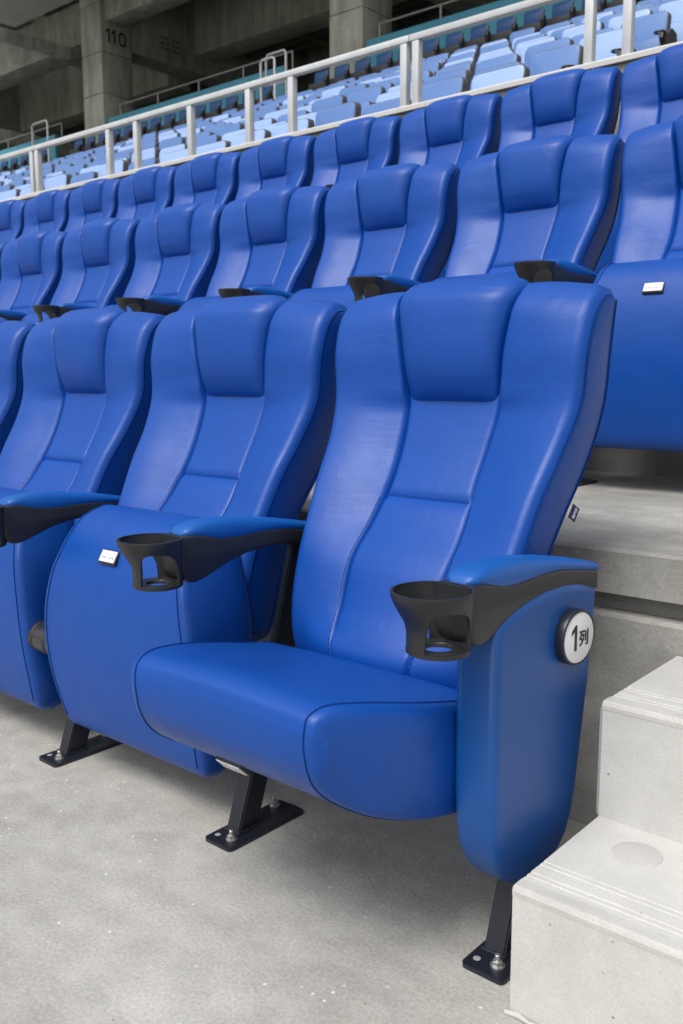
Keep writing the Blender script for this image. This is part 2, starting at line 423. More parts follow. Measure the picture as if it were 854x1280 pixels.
# stations: edge(y,z), centre(y,z), back(y,z), half width, crease
BT = [
 (1.318, .348, 1.318, .346, 1.330, .346, .224, .078),
 (1.275, .372, 1.240, .372, 1.358, .360, .230, .080),
 (1.262, .420, 1.218, .420, 1.380, .420, .234, .086),
 (1.266, .490, 1.262, .490, 1.400, .500, .236, .098),
 (1.288, .570, 1.300, .570, 1.428, .580, .239, .105),
 (1.318, .637, 1.358, .637, 1.470, .645, .243, .101),
 (1.356, .711, 1.406, .711, 1.524, .720, .250, .094),
 (1.405, .787, 1.446, .787, 1.554, .790, .260, .098),
 (1.440, .865, 1.472, .865, 1.562, .865, .273, .105),
 (1.445, .950, 1.470, .950, 1.563, .945, .279, .113),
 (1.462, 1.010, 1.474, 1.020, 1.566, 1.000, .282, .126),
 (1.482, 1.040, 1.486, 1.052, 1.568, 1.020, .283, .134),
 (1.512, 1.060, 1.512, 1.072, 1.570, 1.036, .283, .138),
 (1.552, 1.058, 1.548, 1.070, 1.568, 1.046, .281, .138)]
bt = catmull(BT, 7)
WAIST = .678
def back_front(s, x, w_, c_):
    E = bt[s, 0:2]; C = bt[s, 2:4]; z = C[1]
    if x <= c_:
        P = C.copy(); P[0] += .004*(x/c_)**2
        # lower lumbar cushion puffs out under the waist seam
        if z < WAIST: P[0] -= .010*math.sin(math.pi*min(1, (WAIST-z)/.22)*.5)*math.cos(.5*math.pi*(x/c_))**.6 if z > .44 else .008
        g = math.exp(-((z-WAIST)/.0045)**2); P[0] += .009*g*min(1, (c_-x)/.01+.2)
    else:
        u = (x-c_)/(w_-c_); k = u*u*(3-2*u)
        k = .5*u*u*(3-2*u)+.5*(1-(1-u)**1.5)
        P = C*(1-k)+E*k
        P[0] -= .006*math.sin(math.pi*min(1, u))**.9*(1 if z < 1.0 else max(.25, 1-(z-1.0)/.07))
        if z > 1.0: P[1] += .004*math.sin(math.pi*u)
        hh = max(0, min(1, (C[1]-.845)/.03)); P[0] -= .013*hh*max(0, 1-u)**1.3*(1 if z < 1.02 else max(0, 1-(z-1.02)/.06))
    # crease grooves (deep beside the headrest, fine stitched line lower down)
    d = abs(x-c_); depth = .008 if z > WAIST else .0045; wd = .0035 if z > WAIST else .0028
    P[0] += depth*math.exp(-(d/wd)**2)*(1 if z < 1.0 else max(.2, 1-(z-1.0)/.06))
    return P
# seat stations: top(y,z), bottom(y,z), half width
ST = [
 (.857, .420, .858, .410, .204),
 (.858, .440, .864, .380, .205),
 (.867, .459, .880, .350, .206),
 (.898, .467, .910, .322, .215),
 (.960, .458, .966, .288, .236),
 (1.04, .440, 1.050, .259, .256),
 (1.14, .416, 1.146, .240, .262),
 (1.23, .394, 1.240, .234, .258),
 (1.315, .350, 1.325, .238, .246),
 (1.350, .310, 1.352, .272, .240)]
stt = catmull(ST, 8)
PIV = (1.15, .33)
def seat_front(s, x, w_, c_):
    P = stt[s, 0:2].copy()
    P[1] += .007*math.cos(.5*math.pi*x/w_)*min(1, s/12)
    P[0] += nose_shift(x, w_, P[0])
    return P
NR = .004
def nose_shift(x, w_, y):
    d = max(0, abs(x)-(w_-NR))
    sh = NR-math.sqrt(max(0, NR*NR-d*d))
    t = max(0, min(1, (1.10-y)/.26)); return sh*t*t*(3-2*t)*.93
def seat_back(s, x, w_):
    P = stt[s, 2:4].copy(); P[0] += nose_shift(x, w_, P[0]); return P

def build_backrest(parent):
    o, seams = cushion('backrest', back_front, bt[:, 4:6], bt[:, 6], bt[:, 7], None, M['leather'], parent, edge_r=.018)
    S = len(bt)
    for sm, sg in zip(seams, (-1, 1)):
        f = [Vector(p)+Vector((sg*.0012, -.0012, 0)) for p in sm[3:S-1]]
        piping('piping', f, .0015, M['seam'], o)
        b = [Vector(p)+Vector((sg*.001, 0, 0)) for p in sm[S+2:2*S-4]]
        piping('piping', b, .0018, M['seam'], o)
    # headrest pillow
    vs, fs = [], []
    i0, i1 = 7*8-1, len(bt)-4
    NS, NX = 46, 33
    T = catmull(bt[i0:i1+1, :], 1)
    for i in range(NS):
        b_ = i/(NS-1); fi = b_*(len(T)-1); a_ = int(min(fi, len(T)-2)); fr = fi-a_
        row = T[a_]*(1-fr)+T[a_+1]*fr
        row2 = T[min(a_+1, len(T)-1)]-T[max(a_-1, 0)]; ty, tz = row2[2], row2[3]; L = math.hypot(ty, tz); ny, nz = -tz/L, ty/L
        # bottom of the pillow rounds under
        bb = 1-b_
        eb = max(0, (bb-.66)/.34); et = max(0, (b_-.9)/.1)
        fb = max(0, 1-eb**2.8)**.55; ft = math.sqrt(max(0, 1-et**2.5))
        for j in range(NX):
            a = -1+2*j/(NX-1); a = math.copysign(1-(1-abs(a))**1.35, a)
            fa = (max(0, 1-abs(a)**6))**.5
            off = -.010+(.019+.026*min(1, bb/.45))*min(fa, 1)*fb*ft
            cw = row[7]-.0015-.004*(eb**3)*0
            # round lower corners
            if bb > .86: cw -= .007*((bb-.86)/.14)**2.5
            x = a*cw
            vs.append((x, row[2]+ny*off+.004*a*a-1.2, row[3]+nz*off+.002*(1-a*a)))
    for i in range(NS-1):
        for j in range(NX-1):
            p = i*NX+j; fs.append((p, p+NX, p+NX+1, p+1))
    h = from_py('headrest', vs, fs, M['leather'], parent, recalc=False)
    return o, h

def build_stitching(backrest):
    bm = bmesh.new()
    for sg in (-1, 1):
        acc = 0; last = None
        for s in range(12, 7*6-2):
            x = bt[s, 7]+.006; P = back_front(s, x, bt[s, 6], bt[s, 7]); p = Vector((sg*x, P[0]-1.2-.0006, P[1]))
            if last is not None:
                n = max(1, int((p-last).length/.0055))
                for q in range(n):
                    a = last.lerp(p, (q+.15)/n); b = last.lerp(p, (q+.8)/n)
                    tube_bm(bm, [a, b], .0009, 5)
            last = p
    o = bm_obj('stitching', bm, M['seam'], backrest); o['kind'] = 'stuff'; return o

def build_seat(parent):
    o, seams = cushion('seat', seat_front, stt[:, 2:4], stt[:, 4], stt[:, 4]*.45, None, M['leather'], parent, edge_r=.014, cap_bulge=.004, org=PIV, back_fn=seat_back)
    for sg in (-1, 1):
        top, bot = [], []
        for q in range(0, len(stt)-4):
            w_ = stt[q, 4]; f = max(0, min(1, (1.10-stt[q, 0])/.24)); x = w_-.0215
            P = seat_front(q, x, w_, .1); B = seat_back(q, x, w_)
            top.append(Vector((sg*x, P[0]-PIV[0], P[1]-PIV[1]+.0003))); bot.append(Vector((sg*x, B[0]-PIV[0], B[1]-PIV[1]-.0003)))
        piping('piping', bot[::-1][6:]+top, .0015, M['seam'], o)
    return o
def build_plate(seat):
    bm = bmesh.new()
    prism_bm(bm, [(-.015, .008), (-.015, -.006), (.012, -.0135), (.016, -.011), (.016, .008)], -.028, .028, .0015, 2)
    body = bm_obj('seat_number_plate', bm, M['black'], seat)
    body.location = (-.02, -.232, -.0085); body.rotation_euler = (R(-29), 0, 0)
    # white face over the inclined side
    d = Vector((0, .027, -.0075)).normalized(); nrm = Vector((0, -.0075, -.027)).normalized()
    c = Vector((0, -.0015, -.00975))+nrm*.0006
    vs = [c+Vector((sx*.0255, 0, 0))+d*(sd_*.0125)+nrm*h for h in (0, .0012) for sx, sd_ in ((-1, -1), (1, -1), (1, 1), (-1, 1))]
    fs = [(0, 1, 2, 3), (4, 5, 6, 7), (0, 1, 5, 4), (1, 2, 6, 5), (2, 3, 7, 6), (3, 0, 4, 7)]
    from_py('plate_face', vs, fs, M['white'], body, smooth=False)
    # faint printed marks, too small to read
    vs, fs = [], []
    for row, (dd, hh) in enumerate(((-.0055, .0012), (.003, .0022))):
        for k in range(7):
            if row == 0 and k % 2: continue
            if row == 1 and k in (3,): continue
            x = -.018+k*.006; b0 = len(vs)
            for sx, s2 in ((-1, -1), (1, -1), (1, 1), (-1, 1)):
                vs.append(c+nrm*.0015+Vector((x+sx*.0019, 0, 0))+d*(dd+s2*hh))
            fs.append((b0, b0+1, b0+2, b0+3))
    from_py('plate_print', vs, fs, M['greyink'], body, smooth=False, recalc=False)
    return body

AX = .3    # arm and leg stand on the joint between two chairs
def build_arm(parent):
    bm = bmesh.new()
    prof = [(1.0295, .6275), (1.064, .6265), (1.12, .615), (1.165, .611), (1.228, .614), (1.303, .609), (1.389, .594), (1.418, .588),
            (1.420, .557), (1.388, .564), (1.33, .574), (1.285, .579), (1.235, .580), (1.185, .575), (1.144, .566), (1.11, .555), (1.085, .546), (1.062, .541), (1.046, .543), (1.034, .552), (1.030, .566), (1.0295, .59)]
    prism_bm(bm, [(y-Y0, z) for y, z in prof], AX-.033, AX+.033, .005, 3)
    arm = bm_obj('armrest', bm, M['black'], parent, auto=40)
    # pad
    T = catmull([(1.045, .628, .010, .6265), (1.053, .638, .022, .6262), (1.075, .645, .029, .625), (1.12, .648, .0315, .614), (1.19, .643, .0315, .612), (1.28, .630, .0315, .612), (1.37, .613, .0315, .598), (1.425, .600, .029, .589), (1.442, .592, .022, .585), (1.448, .586, .012, .583)], 4)
    vs, fs = [], []; n = 16
    for y, zt, hw, zb in T:
        zc = zb+.002
        for k in range(n+1):
            a = math.pi*k/n; ca, sa = math.cos(a), math.sin(a)
            vs.append((AX+hw*math.copysign(abs(ca)**.55, ca), y-Y0, zc+(zt-zc)*abs(sa)**.7))
        vs.append((AX-hw*.9, y-Y0, zb-.004)); vs.append((AX+hw*.9, y-Y0, zb-.004))
    W = n+3
    for i in range(len(T)-1):
        for k in range(W):
            fs.append((i*W+k, i*W+(k+1) % W, (i+1)*W+(k+1) % W, (i+1)*W+k))
    fs.append(tuple(range(W))[::-1]); fs.append(tuple((len(T)-1)*W+k for k in range(W)))
    from_py('arm_pad', vs, fs, M['pad'], arm, auto=60)
    # cup holder: tapered wall with an arched window on either side
    bm = bmesh.new(); cy0 = .985-Y0
    po = catmull([(.543, .0436), (.556, .0436), (.570, .0440), (.583, .0458), (.597, .0503), (.613, .0545), (.6255, .0568), (.6285, .0566)], 5)
    def rad(z): return float(np.interp(z, po[:, 0], po[:, 1]))
    def cyz(z): return cy0+.0155*(lambda t: t*t*(3-2*t))(min(1, max(0, (.6285-z)/.058)))
    wins = ((-30, 50), (178, 36))
    angs = set(range(0, 360, 5))
    for c_, h_ in wins:
        for sg in (-1, 1):
            for d_ in (-.01, 0, .4, 1.2, 2.5): angs.add((c_+sg*(h_-d_)) % 360)
    angs = sorted(angs)
    def arch(a):
        for c_, h_ in wins:
            d = abs((a-c_+180) % 360-180)/h_
            if d < 1: return .5465+.060*math.sqrt(max(0, 1-d**3.0))
        return .5455
    NZ = 14; O, I = [], []
    for a in angs:
        z0 = arch(a); co_, ci_ = [], []
        for q in range(NZ+1):
            z = z0+(.6285-z0)*q/NZ; ro = rad(z); ri = ro-.0040
            ca, sa = math.cos(R(a)), math.sin(R(a))
            co_.append(bm.verts.new((AX+ro*ca, cyz(z)+ro*sa, z))); ci_.append(bm.verts.new((AX+ri*ca, cyz(z)+ri*sa, z)))
        O.append(co_); I.append(ci_)
    NA = len(angs)
    for k in range(NA):
        k2 = (k+1) % NA
        for q in range(NZ):
            bm.faces.new((O[k][q], O[k2][q], O[k2][q+1], O[k][q+1])); bm.faces.new((I[k][q], I[k][q+1], I[k2][q+1], I[k2][q]))
        bm.faces.new((O[k][0], I[k][0], I[k2][0], O[k2][0])); bm.faces.new((O[k][NZ], O[k2][NZ], I[k2][NZ], I[k][NZ]))
    cy = cyz(.53)
    # bottom ring with a round hole
    lathe_bm(bm, [(.0444, .547), (.0444, .5415), (.042, .540), (.022, .540), (.0205, .541), (.0205, .545), (.022, .547), (.030, .547), (.0345, .545), (.0395, .547), (.0444, .547)], AX, cy, 48)
    bmesh.ops.recalc_face_normals(bm, faces=bm.faces)
    bm_obj('cup_holder', bm, M['black'], arm, auto=45)
    return arm
def build_leg(parent):
    # leaning square post, its base plate with anchor bolts, and the black bracket up to the arm
    bm = bmesh.new()
    def quad_tube(p0, p1, hx, hy):
        a = [bm.verts.new((p0[0]+sx*hx, p0[1]+sy*hy, p0[2])) for sx, sy in ((-1, -1), (1, -1), (1, 1), (-1, 1))]
        b = [bm.verts.new((p1[0]+sx*hx, p1[1]+sy*hy, p1[2])) for sx, sy in ((-1, -1), (1, -1), (1, 1), (-1, 1))]
        fs = [bm.faces.new(a[::-1]), bm.faces.new(b)]
        for k in range(4): fs.append(bm.faces.new((a[k], a[(k+1) % 4], b[(k+1) % 4], b[k])))
        es = list({e for f in fs for e in f.edges}); bmesh.ops.bevel(bm, geom=es, offset=.003, segments=2, affect='EDGES')
    quad_tube((AX, 1.190-Y0, .006), (AX, 1.292-Y0, .30), .019, .027)
    quad_tube((AX, 1.285-Y0, .262), (AX, 1.375-Y0, .57), .008, .034)
    bmesh.ops.recalc_face_normals(bm, faces=bm.faces)
    leg = bm_obj('leg', bm, M['blackmetal'], parent)
    bm = bmesh.new()
    # rounded plate
    x0, x1, y0, y1, r = AX-.030, AX+.046, 1.115-Y0, 1.328-Y0, .009
    pts = []
    for cx, cy, a0 in ((x1-r, y1-r, 0), (x0+r, y1-r, 90), (x0+r, y0+r, 180), (x1-r, y0+r, 270)):
        for k in range(5):
            a = R(a0+k*22.5); pts.append((cx+r*math.cos(a), cy+r*math.sin(a)))
    vs = [bm.verts.new((x, y, .0005)) for x, y in pts]; f = bm.faces.new(vs)
    rr = bmesh.ops.extrude_face_region(bm, geom=[f])
    top = [g for g in rr['geom'] if isinstance(g, bmesh.types.BMVert)]
    for v in top: v.co.z = .009
    bmesh.ops.recalc_face_normals(bm, faces=bm.faces)
    tops = set(top)
    bmesh.ops.bevel(bm, geom=[e for e in bm.edges if e.verts[0] in tops and e.verts[1] in tops], offset=.0012, segments=2, affect='EDGES')
    bm_obj('base_plate', bm, M['blackmetal'], leg)
    for bx, by in ((AX+.020, 1.143-Y0), (AX-.016, 1.300-Y0)):
        bm = bmesh.new()
        lathe_bm(bm, [(.0115, .009), (.0115, .0108), (.0008, .0108)], bx, by, 20)
        for k, (r0, r1, z0, z1) in enumerate([(.0085, .0085, .0108, .0185)]):
            lathe_bm(bm, [(r0, z0), (r1, z1-.001), (r1-.0015, z1), (.0005, z1)], bx, by, 6)
        lathe_bm(bm, [(.0045, .018), (.0045, .027), (.0035, .0285), (.0004, .0285)], bx, by, 14)
        bmesh.ops.recalc_face_normals(bm, faces=bm.faces)
        bm_obj('anchor_bolt', bm, M['chrome'], leg, auto=25)
    bm = bmesh.new()
    for hx, hy in ((AX-.014, 1.138-Y0),):
        lathe_bm(bm, [(.0062, .0094), (.0055, .0096), (.0004, .0096)], hx, hy, 18)
    bm_obj('bolt_hole', bm, M['caulk'], leg)
    bm = bmesh.new()   # weld bead round the foot of the post
    P4 = [(AX-.020, 1.165-Y0), (AX+.020, 1.165-Y0), (AX+.020, 1.219-Y0), (AX-.020, 1.219-Y0)]
    r2 = random.Random(3); pts = []
    for k in range(4):
        a, b = P4[k], P4[(k+1) % 4]
        for q in range(8): pts.append((a[0]+(b[0]-a[0])*q/8+r2.uniform(-.001, .001), a[1]+(b[1]-a[1])*q/8+r2.uniform(-.001, .001), .0105+r2.uniform(-.001, .001)))
    tube_bm(bm, pts, [.0032+r2.uniform(-.0012, .0012) for _ in pts], 6, closed=True)
    bm_obj('weld_bead', bm, M['blackmetal'], leg)
    return leg
def build_hinge(parent, sx):
    bm = bmesh.new()
    x0 = sx*.250; x1 = sx*.302
    pr = [(.0005, x0), (.036, x0), (.038, x0+sx*.004), (.038, x0+sx*.016), (.034, x0+sx*.02), (.034, x0+sx*.026), (.038, x0+sx*.03), (.038, x0+sx*.05), (.033, x1), (.0005, x1)]
    lathe_bm(bm, pr, 1.15-Y0, .298, 28, axis='x'); bmesh.ops.recalc_face_normals(bm, faces=bm.faces)
    return bm_obj('hinge', bm, M['hinge'], parent)

def build_chair(loc):
    root = empty('cinema_chair', loc)
    b, h = build_backrest(root)
    s = build_seat(root); build_plate(s)
    arm = build_arm(root); leg = build_leg(root); build_hinge(root, 1); build_hinge(root, -1)
    return root
def set_seat(seat, down):
    if down: seat.location = (0, PIV[0]-Y0, PIV[1]); seat.rotation_euler = (0, 0, 0)
    else: seat.location = (0, 1.196-Y0, .306); seat.rotation_euler = (R(-76), 0, 0)
def kids(o): return [c for c in bpy.data.objects if c.parent == o]
_children = {}
def copy_tree(o, parent=None):
    if o.name not in _children: _children[o.name] = kids(o)
    c = o.copy(); COL.objects.link(c)
    if parent: c.parent = parent
    for ch in _children[o.name]: copy_tree(ch, c)
    return c

hero = build_chair((CX0, Y0, 0))
plain = hero
hseat = [c for c in kids(hero) if c.name.startswith('seat')][0]
set_seat(hseat, False)
ORD = ['first', 'second', 'third', 'fourth', 'fifth', 'sixth', 'seventh', 'eighth', 'ninth', 'tenth', 'eleventh', 'twelfth', 'thirteenth', 'fourteenth', 'fifteenth', 'sixteenth', 'seventeenth', 'eighteenth', 'nineteenth', 'twentieth'] + \
      ['twenty-'+w for w in ('first', 'second', 'third', 'fourth', 'fifth', 'sixth', 'seventh', 'eighth', 'ninth')] + ['thirtieth'] + \
      ['thirty-'+w for w in ('first', 'second', 'third', 'fourth', 'fifth', 'sixth', 'seventh', 'eighth', 'ninth')] + ['fortieth'] + ['forty-'+w for w in ('first', 'second', 'third', 'fourth', 'fifth', 'sixth', 'seventh', 'eighth', 'ninth')]
row_names = {1: 'front row', 2: 'second row', 3: 'third row below the railing'}
GRP = 'blue leather chairs in the three front rows'
OFF = {1: (0, 0, 0), 2: (.008, 1.316, .578), 3: (.037, 2.538, 1.177)}
made = []
for row, (n0, n1) in {1: (0, 4), 2: (0, 8), 3: (1, 11)}.items():
    ox, oy, oz = OFF[row]
    for i in range(n0, n1):
        if row == 1 and i == 0: c = None; continue
        c = copy_tree(hero)
        c.location = (CX0-PITCH*i+ox, Y0+oy, oz)
        if row == 1:
            lab = {1: 'folded blue chair in the front row directly beside the chair with its seat down',
                   2: 'folded blue chair second from the seat-down chair, its headrest fully in view',
                   3: 'front row leather chair mostly cut off by the left edge of the picture'}[i]
        elif row == 2:
            lab = 'blue chair with white number plate at the right edge behind the end panel' if i == 0 else \
                'folded blue leather chair, %s from the right in the second row' % ORD[i]
        else:
            lab = 'blue leather chair under the white railing, %s from the right in the third row' % ORD[i-1]
        tag(c, lab, 'chair', GRP); made.append((row, i, c))
# small individual differences between copies
for row, i, c in made:
    for ch in kids(c):
        if ch.name.startswith('seat'):
            ch.rotation_euler.x += R(rnd.uniform(-1.2, 1.2))
            if row > 1: ch.location.z += .024
    c.location.x += rnd.uniform(-.004, .004); c.rotation_euler.z = R(rnd.uniform(-.6, .6))
tag(hero, 'large blue leather chair with seat folded down and a row badge on its end panel', 'chair', GRP)
set_seat(hseat, True)
for row, i, c in made:
    if row == 1 and i < 3: build_stitching([k for k in kids(c) if k.name.startswith('backrest')][0])
build_stitching([k for k in kids(hero) if k.name.startswith('backrest')][0])
# end panel of the aisle chair
bm = bmesh.new()
ep = [(1.092, .556), (1.13, .572), (1.18, .583), (1.24, .589), (1.30, .588), (1.35, .581), (1.409, .564), (1.409, .55), (1.393, .41), (1.362, .243), (1.350, .195), (1.330, .158), (1.300, .136), (1.26, .124), (1.22, .122), (1.18, .131), (1.15, .148), (1.125, .172), (1.106, .205), (1.096, .245), (1.092, .30)]
ep = [tuple(v) for v in ep]
prism_bm(bm, [(y-Y0, z) for y, z in ep], AX-.036, AX+.038, .016, 5)
endp = bm_obj('end_panel', bm, M['panel'], hero, auto=60)
# row badge
bx = AX+.038; by, bz = 1.305-Y0, .503
bm = bmesh.new(); lathe_bm(bm, [(.0005, bx-.002), (.040, bx-.002), (.0435, bx+.004), (.0435, bx+.018), (.042, bx+.0205), (.0405, bx+.021), (.0402, bx+.0195), (.0005, bx+.0195)], by, bz, 56, axis='x')
bmesh.ops.recalc_face_normals(bm, faces=bm.faces); badge = bm_obj('row_badge', bm, M['blackmetal'], hero, auto=50)
bm = bmesh.new(); lathe_bm(bm, [(.0005, bx+.0202), (.0385, bx+.0202), (.0392, bx+.0198), (.0392, bx+.0190)], by, bz, 56, axis='x')
bmesh.ops.recalc_face_normals(bm, faces=bm.faces); bm_obj('badge_face', bm, M['white'], badge, auto=50)
t = digit_one(.040, M['ink'], 'badge_lettering', badge); t.location = (bx+.0204, by-.010, bz+.001); t.rotation_euler = (R(90), 0, R(90))
me = text_mesh('列', .0265, .00035)
t = link('badge_lettering', me, M['ink'], badge, smooth=False); t.location = (bx+.0206, by+.0120, bz-.0035); t.rotation_euler = (R(90), 0, R(90))
_c = Vector((bx, by, bz)); badge.matrix_local = Matrix.Translation(_c) @ Matrix.Rotation(R(-7), 4, 'Z') @ Matrix.Scale(1.03, 4) @ Matrix.Translation(-_c)
# stitched maker's label sewn into the back seam
lab = box('sewn_label', .2535, .2655, 1.497-Y0, 1.524-Y0, .668, .672, M['tagnavy'], None)
bpy.data.objects.remove(lab)
bm = bmesh.new()
a0 = Vector((.2465, 1.478-Y0, .660)); dn = Vector((0, .045, .055)).normalized()   # along the seam
out = Vector((.35, .62, -.55)).normalized(); out = (out-dn*out.dot(dn)).normalized(); nn = dn.cross(out).normalized()
L_, W_ = .028, .014
vs = [a0+dn*(sl_*L_)+out*(so_*W_)+nn*h for h in (-.0006, .0006) for sl_, so_ in ((0, -.2), (1, -.2), (1, 1), (0, 1))]
sewn = from_py('sewn_label', vs, [(0, 1, 2, 3), (4, 5, 6, 7), (0, 1, 5, 4), (1, 2, 6, 5), (2, 3, 7, 6), (3, 0, 4, 7)], M['tagnavy'], hero, smooth=False)
me = text_mesh('terco', .0100, .0002, .0002)
t = link('label_lettering', me, M['tagwhite'], sewn, smooth=False)
face = nn if nn.y < 0 or nn.x > 0 else -nn
xa = dn; za = face; ya = za.cross(xa)
t.matrix_local = Matrix.Translation(a0+dn*(L_*.5)+out*(W_*.45)+face*.001) @ Matrix((xa, ya, za)).transposed().to_4x4()

# ------------------------------------------------------------------ railing on a white kerb behind the third row
box_k = box('white_kerb_wall', XL, 1.5, PARA+.03, PARA+.16, 1.0, 2.325, M['tier'], None, .004)
tag(box_k, 'white kerb wall running behind the third row under the railing', 'wall')
bm = bmesh.new(); prism_bm(bm, [(PARA+.005, 2.327), (PARA+.005, 2.348), (PARA+.012, 2.356), (PARA+.18, 2.356), (PARA+.18, 2.327)], XL, 1.5)
bm_obj('coping', bm, M['parapet'], box_k, smooth=False)
rail = empty('white_railing', (-3.2, PARA+.05, 2.356))
tag(rail, 'white steel railing with square posts between leather chairs and pale seats', 'railing')
ry = PARA+.045
def rbox(name, x0, x1, y0, y1, z0, z1, bev=.004):
    o = box(name, x0+3.2, x1+3.2, y0-PARA-.05, y1-PARA-.05, z0-2.356, z1-2.356, M['rail'], rail, bev); return o
rbox('top_rail', XL, -3.19, ry-.022, ry+.022, 2.687, 2.722)
rbox('top_rail', -3.186, 1.5, ry-.022, ry+.022, 2.687, 2.722)
for px_ in (-6.975, -6.90, -5.94, -5.61, -5.02, -4.455, -4.08, -3.225, -3.145, -2.135, -1.945):
    rbox('post', px_-.022, px_+.022, ry-.022, ry+.022, 2.357, 2.684)
for k in range(22): 
    x = -7.95-k*1.2; rbox('post', x-.022, x+.022, ry-.022, ry+.022, 2.357, 2.684)
for k in range(3):
    x = -.95+k*1.0; rbox('post', x-.022, x+.022, ry-.022, ry+.022, 2.357, 2.684)

# ------------------------------------------------------------------ the far stand: steps and plastic seats
def ROWY(k): return 5.8+.8*k
def ROWT(k): return 2.985+.333*k if k < 10 else 6.54
NROW = 10
for k in range(NROW+1):
    y = ROWY(k); fl = ROWT(k)-.78 if k < 10 else 5.72
    y1 = y+.8-.32 if k < NROW else 14.45
    tag(box('stand_step', -40, 2, y-.32, y1+.02, fl-.5, fl, M['stand'], None), kind='structure')
tag(box('stand_floor', -40, 2, PARA+.1, 5.5, 1.5, 1.75, M['stand']), kind='structure')

def shell(name, w_, z0, z1, y0, th, m, parent, r=.05, lean=.0, bow=.0):
    """rounded-corner slab in the x-z plane with thickness along y"""
    pts = []
    for cx, cz, a0 in ((w_/2-r, z1-r, 0), (-w_/2+r, z1-r, 90)):
        for q in range(5):
            a = R(a0+q*22.5); pts.append((cx+r*math.cos(a), cz+r*math.sin(a)))
    pts += [(-w_/2+.01, z0), (w_/2-.01, z0)]
    n = len(pts); vs, fs = [], []
    def f(x, z, d): return (x, y0+d+lean*(z-z0)-bow*(1-(2*x/w_)**2), z)
    for d, s in ((0, .94), (.006, 1), (th, 1)):
        for x, z in pts:
            cz = (z0+z1)/2; vs.append(f(x*s, cz+(z-cz)*s, d))
    for i in range(2):
        for k in range(n): fs.append((i*n+k, i*n+(k+1) % n, (i+1)*n+(k+1) % n, (i+1)*n+k))
    fs.append(tuple(range(n))); fs.append(tuple(range(2*n, 3*n))[::-1])
    return from_py(name, vs, fs, m, parent, auto=50)
def make_stand_seat(mname):
    m = M[mname]; root = empty('stadium_seat')
    bk = shell('seat_back', .416, -.40, 0, 0, .016, m, root, .045, lean=.17, bow=-.01)
    rim = shell('back_rim', .430, -.405, .007, .006, .075, M['seatgrey'], bk, .055, lean=.17, bow=-.01)
    # folded pan: its front face stands before the lower half of the back, with a lip
    pn = shell('seat_pan', .44, -.44, -.235, -.075, .035, m, root, .03, lean=.02, bow=.02)
    # arm with cup ring, frame beam with a dark slot
    bm = bmesh.new()
    prism_bm(bm, [(-.16, -.27), (-.14, -.215), (-.09, -.205), (.02, -.235), (.05, -.40), (.03, -.52), (-.03, -.53), (-.08, -.42), (-.10, -.33)], .225, .262, .006, 2)
    arm = bm_obj('arm_panel', bm, M['seatblack'], root, auto=40)
    bm = bmesh.new(); tube_bm(bm, [(.243+.042*math.cos(a), -.175+.042*math.sin(a), -.232) for a in np.linspace(0, 2*math.pi, 17)[:-1]], .009, 6, closed=True)
    bm_obj('cup_ring', bm, M['seatblack'], arm)
    bm = bmesh.new(); box_bm(bm, -.25, .25, .0, .05, -.53, -.43)
    bm_obj('frame_beam', bm, M['seatgrey'], root, smooth=False)
    return root
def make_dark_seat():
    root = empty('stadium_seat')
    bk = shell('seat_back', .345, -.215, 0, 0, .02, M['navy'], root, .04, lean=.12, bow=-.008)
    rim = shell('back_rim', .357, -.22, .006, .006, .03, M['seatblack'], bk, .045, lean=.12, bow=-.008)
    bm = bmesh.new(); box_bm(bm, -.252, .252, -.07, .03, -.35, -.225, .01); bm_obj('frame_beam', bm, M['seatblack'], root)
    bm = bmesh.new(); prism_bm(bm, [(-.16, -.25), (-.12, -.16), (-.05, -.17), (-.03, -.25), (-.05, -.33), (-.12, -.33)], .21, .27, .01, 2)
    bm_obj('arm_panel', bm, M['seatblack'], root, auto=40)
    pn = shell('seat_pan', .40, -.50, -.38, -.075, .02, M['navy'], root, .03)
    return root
proto = {'pale': make_stand_seat('pale'), 'mid': make_stand_seat('mid'), 'navy': make_dark_seat()}
used = {k: False for k in proto}
def place(kind, loc):
    if not used[kind]: used[kind] = True; o = proto[kind]
    else: o = copy_tree(proto[kind])
    o.location = loc; return o
for p in proto.values():
    _children[p.name] = kids(p)
    for c in kids(p): _children[c.name] = kids(c)
cnt = 0
import mathutils.noise as mn
AISLE = -3.36
for k in range(NROW+1):
    y = ROWY(k); z = ROWT(k)
    # how far left the picture reaches at this depth (plus one seat)
    xl = -y*math.tan(R(40.64+20.35))-.7
    col_ = 0; x = AISLE-.235 if k < NROW else -4.6-.235
    while x > xl:
        col_ += 1
        if k == NROW:
            gap = (-13.75 < x < -12.80) or (-21.5 < x < -20.5)
            kind = 'navy'
        else:
            gap = (k >= 9 and -13.9 < x < -13.3 and False)
            vis = x < -y*math.tan(R(40.64-20.35))+.6
            gap = not vis
            r_ = rnd.random()
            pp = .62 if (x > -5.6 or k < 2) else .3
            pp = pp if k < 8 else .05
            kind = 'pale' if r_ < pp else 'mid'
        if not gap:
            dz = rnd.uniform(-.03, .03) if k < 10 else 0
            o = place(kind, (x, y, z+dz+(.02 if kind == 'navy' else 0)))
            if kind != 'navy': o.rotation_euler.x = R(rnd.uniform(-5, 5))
            cnt += 1
            if kind == 'navy':
                lb = 'dark blue seat in the top row, %s seat from the right end of the row' % ORD[col_-1]
            else:
                lb = '%s blue stadium seat, %s row up behind the railing, %s seat from the aisle' % ({'pale': 'pale', 'mid': 'medium'}[kind], ORD[k], ORD[col_-1])
            tag(o, lb, 'seat', 'plastic seats of the far stand' if kind != 'navy' else 'dark blue seats of the top row')
        x -= .5 if k < 99 else .5
print('stand seats', cnt)
